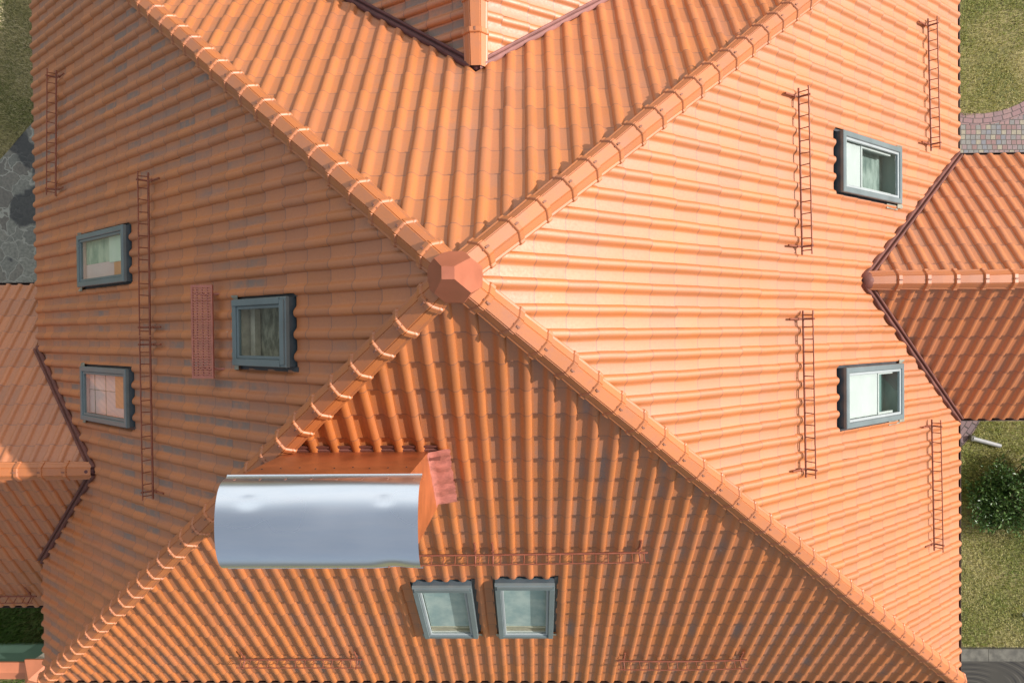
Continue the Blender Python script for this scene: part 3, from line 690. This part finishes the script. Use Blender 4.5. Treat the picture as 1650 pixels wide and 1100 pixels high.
def crazy_mat():
    m, t, b = mat('crazy_paving'); g = NG(t); ob = g.obj()
    wv = g.n('ShaderNodeVectorMath', operation='ADD'); nz = g.n('ShaderNodeTexNoise'); nz.inputs['Scale'].default_value = 3.5; t.links.new(ob, nz.inputs['Vector'])
    sc = g.n('ShaderNodeVectorMath', operation='SCALE'); t.links.new(nz.outputs['Color'], sc.inputs[0]); sc.inputs['Scale'].default_value = .34
    t.links.new(ob, wv.inputs[0]); t.links.new(sc.outputs[0], wv.inputs[1])
    v1 = g.n('ShaderNodeTexVoronoi', feature='DISTANCE_TO_EDGE'); v2 = g.n('ShaderNodeTexVoronoi')
    for v in (v1, v2): v.inputs['Scale'].default_value = 3.1; t.links.new(wv.outputs[0], v.inputs['Vector'])
    sx = g.n('ShaderNodeSeparateColor'); t.links.new(v2.outputs['Color'], sx.inputs[0])
    st = g.mix(sx.outputs[0], rgb(.23, .235, .20), rgb(.37, .37, .305)); st = g.mix(g.rng(sx.outputs[1], .6, .95, 0, .6), st, rgb(.20, .17, .14))
    st = g.mix(g.rng(g.noise(ob, 18, 5), .35, .7, 0, .5), st, rgb(.10, .105, .09))
    k = g.rng(v1.outputs['Distance'], .018, .035)
    c = g.mix(k, rgb(.38, .38, .32), st)
    sp = g.n('ShaderNodeSeparateXYZ'); t.links.new(wv.outputs[0], sp.inputs[0]); wet = 0.
    for (x, y, r) in ((-10.80, 3.9, .30), (-11.0, 4.15, .24), (-10.95, 2.72, .36), (-10.72, 2.95, .30), (-10.6, 3.5, .22), (-11.3, 1.6, .05)):
        d = g.math('SQRT', g.math('ADD', g.math('POWER', g.math('SUBTRACT', sp.outputs[0], x + .17), 2.), g.math('POWER', g.math('SUBTRACT', sp.outputs[1], y + .17), 2.)))
        wet = g.math('MAXIMUM', wet, g.rng(d, r + .03, r - .05))
    c = g.mix(g.math('MULTIPLY', wet, .82), c, rgb(.022, .024, .026))
    t.links.new(c, b.inputs['Base Color']); t.links.new(g.math('SUBTRACT', .85, g.math('MULTIPLY', wet, .35)), b.inputs['Roughness']); g.bump(k, .5, .012, b)
    return m
sheet('patio', [(-7.2, 5.0), (-10.5, 4.78), (-10.75, 4.62), (-11.0, 4.36), (-11.3, 4.02), (-11.6, 3.72), (-12.3, 3.3), (-13.5, 3.0), (-15, 2.9), (-15, -1.5), (-7.2, -1.5)], .010, crazy_mat())

def drive_mat():
    m, t, b = mat('brushed_dark_concrete'); g = NG(t); ob = g.obj()
    wv = g.n('ShaderNodeTexWave', wave_type='RINGS', rings_direction='Z'); mp = g.n('ShaderNodeMapping'); t.links.new(ob, mp.inputs[0]); mp.inputs['Location'].default_value = (-6.95, 11.55, 0); mp.inputs['Scale'].default_value = (.75, 1.5, 1)
    t.links.new(mp.outputs[0], wv.inputs[0]); wv.inputs['Scale'].default_value = 2.1; wv.inputs['Distortion'].default_value = 1.0; wv.inputs['Detail'].default_value = 2
    f = g.noise(ob, 2, 5); near = g.rng(g.noise(ob, 1.1, 2), .4, .62)
    c = g.mix(f, rgb(.022, .021, .015), rgb(.046, .043, .031)); c = g.mix(g.math('MULTIPLY', g.rng(wv.outputs['Fac'], .9, .99), near), c, rgb(.075, .07, .055)); c = g.mix(g.math('MULTIPLY', g.rng(wv.outputs['Fac'], .14, .03), near), c, rgb(.008, .008, .008))
    t.links.new(c, b.inputs['Base Color']); b.inputs['Roughness'].default_value = .7; g.bump(f, .2, .01, b); return m
sheet('driveway', [(3.2, -7.10), (14, -7.10), (14, -12), (3.2, -12)], .006, drive_mat())
M_KERB = simple('kerb_concrete', (.125, .122, .098), .85, 0, .35, 7, .4)
mb = MB(); 
for i in range(7): x = 7.6 + i * 1.0; mb.box(ident, (x + .004, -7.09, -.05), (x + .996, -6.83, .11))
ko = mb.build('kerb', M_KERB); ko['kind'] = 'structure'

def blade_mat(name, cols):
    m, t, b = mat(name); g = NG(t)
    at = g.n('ShaderNodeAttribute', attribute_name='rnd').outputs['Fac']
    rp = g.n('ShaderNodeValToRGB'); e = rp.color_ramp.elements
    for i, c in enumerate(cols):
        el = e[i] if i < 2 else e.new(.5)
        el.position = i / (len(cols) - 1); el.color = rgb(*c)
    t.links.new(at, rp.inputs[0]); t.links.new(rp.outputs[0], b.inputs['Base Color']); b.inputs['Roughness'].default_value = .6
    tr = b.inputs.get('Subsurface Weight'); return m
def blades(name, region, n, hl, wd, m, seed, lean=.7, patch=.9, avoid=None, z=0.):
    rs = np.random.RandomState(seed); V = []; F = []; RN = []; k = 0
    px, py = rs.rand(8) * 6, rs.rand(8) * 6
    for _ in range(n):
        x, y = rs.uniform(region[0], region[1]), rs.uniform(region[2], region[3])
        if avoid and avoid(x, y): continue
        f = .5 + .5 * (math.sin(x * 2.1 * patch + px[0]) * math.sin(y * 1.7 * patch + py[0]) * .6 + math.sin(x * 5.3 * patch + px[1] + y * 2) * math.sin(y * 4.4 * patch + py[1]) * .4)
        r = float(np.clip(.65 * f + .35 * rs.rand() + rs.normal() * .14, 0, 1))
        a = rs.rand() * 6.283; h = rs.uniform(*hl) * (.75 + .5 * (1 - r)); l = h * rs.uniform(.3, 1) * lean; dx, dy = math.cos(a), math.sin(a); w_ = wd * rs.uniform(.6, 1.3)
        V += [(x - dy * w_, y + dx * w_, z), (x + dy * w_, y - dx * w_, z), (x + dx * l * .5 + dy * w_ * .7, y + dy * l * .5 - dx * w_ * .7, z + h * .7), (x + dx * l * .5 - dy * w_ * .7, y + dy * l * .5 + dx * w_ * .7, z + h * .7), (x + dx * l * 1.2, y + dy * l * 1.2, z + h)]
        F += [(k, k + 1, k + 2, k + 3), (k + 3, k + 2, k + 4)]; RN += [r, r]; k += 5
    me = bpy.data.meshes.new(name); me.from_pydata(V, [], F); at = me.attributes.new('rnd', 'FLOAT', 'FACE'); at.data.foreach_set('value', np.array(RN, np.float32))
    o = link(name, me, m); o['kind'] = 'stuff'; return o
M_LAWN = blade_mat('lawn_blades', [(.15, .25, .025), (.38, .37, .10), (.74, .63, .33)])
M_LAWN2 = blade_mat('straw_lawn_blades', [(.28, .29, .09), (.52, .46, .24), (.78, .68, .46)])  # paler, more straw-coloured mix than the other lawn
M_LUSH = blade_mat('lush_blades', [(.035, .10, .010), (.07, .14, .018), (.15, .16, .05)])
def on_path(x, y):
    if y < 4.42 and y > 2 and x > 6: return True
    if (x - pc[0]) ** 2 + (y - pc[1]) ** 2 > 2.0 ** 2 and x > 9.4 and y < 6.2: return True
    return False
def on_side(x, y): return (x - qc[0]) ** 2 + (y - qc[1]) ** 2 < 1.92 ** 2
def on_patio(x, y): return y < 4.62 - max(0, -10.75 - x) * 1.05 or y < 3.3
tag(blades('grass', (8.2, 11.6, 4.3, 8.2), 26000, (.03, .075), .0045, M_LAWN, 1, .9, 1., on_path), 'dry patchy lawn beside the paved path', 'grass')
tag(blades('grass', (8.2, 11.6, -6.82, -1.5), 44000, (.03, .08), .0045, M_LAWN, 2, .9, 1.1, on_side), 'patchy green and straw lawn around the shrub', 'grass')
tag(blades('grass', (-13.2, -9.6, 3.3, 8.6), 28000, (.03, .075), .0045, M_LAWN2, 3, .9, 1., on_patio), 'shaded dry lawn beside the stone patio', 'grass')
tag(blades('grass', (-13.2, -8.6, -6.70, -4.9), 26000, (.08, .19), .007, M_LUSH, 4, .5), 'thick green grass in front of the garden fence', 'grass')
tag(blades('grass', (-12, 3.0, -8.4, -6.85), 26000, (.06, .14), .006, M_LUSH, 5, .6), 'green verge behind the garden fence', 'grass')

# garden fence: green sheet panels between piers with orange copings
fence = bpy.data.objects.new('garden_fence', None); C.objects.link(fence); fence.location = (-2, -6.72, 0)
tag(fence, 'green sheet garden fence with orange copings and pyramid pier caps', 'fence')
def sub(mb, name, m, par, label=None):
    o = mb.build(name, m, par); o.matrix_parent_inverse = Matrix.Translation(-Vector(fence.location)); return o
FY, FT = -6.70, 1.16; piers = [-10.02 + i * 2.83 for i in range(7)]
ends = [-16.0] + piers
for i, px in enumerate(ends):
    if i + 1 < len(ends):
        a, b = px + .2, ends[i + 1] - .2
        mb = MB(); mb.box(ident, (a, FY - .10, 0), (b, FY - .02, FT - .04)); sub(mb, 'fence_panel', M_GREEN, fence)
        mb = MB(); y0_, y1_, ym = FY - .28, FY + .06, FY - .11
        mb.grid([[(x, y0_, FT - .02), (x, y0_, FT + .03), (x, ym, FT + .12), (x, y1_, FT + .03), (x, y1_, FT - .02)] for x in (a - .02, b + .02)], 0, False)
        sub(mb, 'coping', M_COPING, fence)
    if i == 0: continue
    mb = MB(); mb.box(ident, (px - .2, FY - .31, 0), (px + .2, FY + .09, FT + .08)); pr = sub(mb, 'pier', M_PLASTER, fence)
    mb = MB(); c = FY - .11; P = [(px - .27, c - .27), (px + .27, c - .27), (px + .27, c + .27), (px - .27, c + .27)]; z0, z1 = FT + .08, FT + .13
    for k in range(4):
        a, b = P[k], P[(k + 1) % 4]; mb.poly([(a[0], a[1], z0), (b[0], b[1], z0), (b[0], b[1], z1), (a[0], a[1], z1)]); mb.poly([(a[0], a[1], z1), (b[0], b[1], z1), (px, c, z1 + .30)])
    mb.poly([(a[0], a[1], z0) for a in P]); mb.build('pier_cap', M_COPING, pr)

# shrub: many small leaves on leaning twigs
def shrub():
    rs = np.random.RandomState(7); V = []; F = []; RN = []; k = 0; tw = MB()
    base = np.array((9.95, -3.55, 0.)); e = bpy.data.objects.new('shrub', None); C.objects.link(e); e.location = base
    tag(e, 'dark green leafy shrub on the lawn beside the house', 'shrub')
    lobes = [(9.55, -3.7, .55, .55), (10.1, -3.15, .85, .62), (10.6, -3.3, .75, .6), (10.25, -3.95, .55, .5), (10.75, -4.0, .6, .55), (9.9, -3.4, .7, .5), (9.6, -3.15, .45, .38), (11.1, -3.5, .7, .6), (9.45, -3.95, .35, .3), (9.35, -3.45, .4, .34), (10.4, -2.95, .6, .4)]
    for (lx, ly, lz, lr) in lobes:
        for _ in range(26):
            d = rs.normal(size=3); d[2] = abs(d[2]) * .8 + .05; d /= np.linalg.norm(d); tip = np.array((lx, ly, lz * .75)) + d * np.array((lr, lr, lr * .8)) * rs.uniform(.7, 1.12)
            st = base + (np.array((lx, ly, 0)) - base) * .5; md_ = (st + tip) / 2 + rs.normal(size=3) * .05
            tw.tube([st - base, md_ - base, tip - base], .006, 4)
            up = tip - md_; up /= np.linalg.norm(up); tone = rs.rand()
            for q in range(34):
                p = md_ + (tip - md_) * rs.uniform(.15, 1.08) + rs.normal(size=3) * .055
                a = rs.normal(size=3) + up * .8 + np.array((0, 0, .35)); a /= np.linalg.norm(a); s = np.cross(a, rs.normal(size=3)); s /= np.linalg.norm(s); l = rs.uniform(.05, .095); w_ = l * .24; nn = np.cross(a, s) * l * .12
                p = p - base
                V += [tuple(p), tuple(p + a * l * .45 + s * w_ - nn), tuple(p + a * l), tuple(p + a * l * .45 - s * w_ - nn), tuple(p + a * l * .5)]
                F += [(k, k + 1, k + 4), (k + 1, k + 2, k + 4), (k + 2, k + 3, k + 4), (k + 3, k, k + 4)]; r = float(np.clip(.5 * tone + .5 * rs.rand(), 0, 1)); RN += [r] * 4; k += 5
    me = bpy.data.meshes.new('foliage'); me.from_pydata(V, [], F); at = me.attributes.new('rnd', 'FLOAT', 'FACE'); at.data.foreach_set('value', np.array(RN, np.float32))
    m = blade_mat('shrub_leaves', [(.025, .07, .014), (.07, .15, .03), (.18, .27, .09)]); m.node_tree.nodes['Principled BSDF'].inputs['Roughness'].default_value = .38
    link('foliage', me, m, e); tw.build('stem', simple('twig_bark', (.10, .07, .045), .8), e)
shrub()
# white downpipe outlet lying in the grass
mb = MB(); mb.tube([(9.30, -2.38, .07), (9.55, -2.45, .07), (9.88, -2.545, .06)], .045, 14); mb.box(ident, (9.26, -2.43, .0), (9.34, -2.32, .10), 1)
tag(mb.build('drain_pipe', [simple('grey_white_plastic', (.34, .35, .34), .5), M_KERB]), 'grey white drain pipe lying in the grass by the side path', 'pipe')
mb = MB(); mb.tube([(10.40, -6.13, .0), (10.40, -6.13, .11), (10.40, -6.13, .15)], .04, 14); mb.tube([(10.40, -6.13, .15), (10.40, -6.13, .17)], .052, 14)
tag(mb.build('pipe_stub', M_WHITE), 'short white pipe stub standing in the lawn near the kerb', 'pipe')
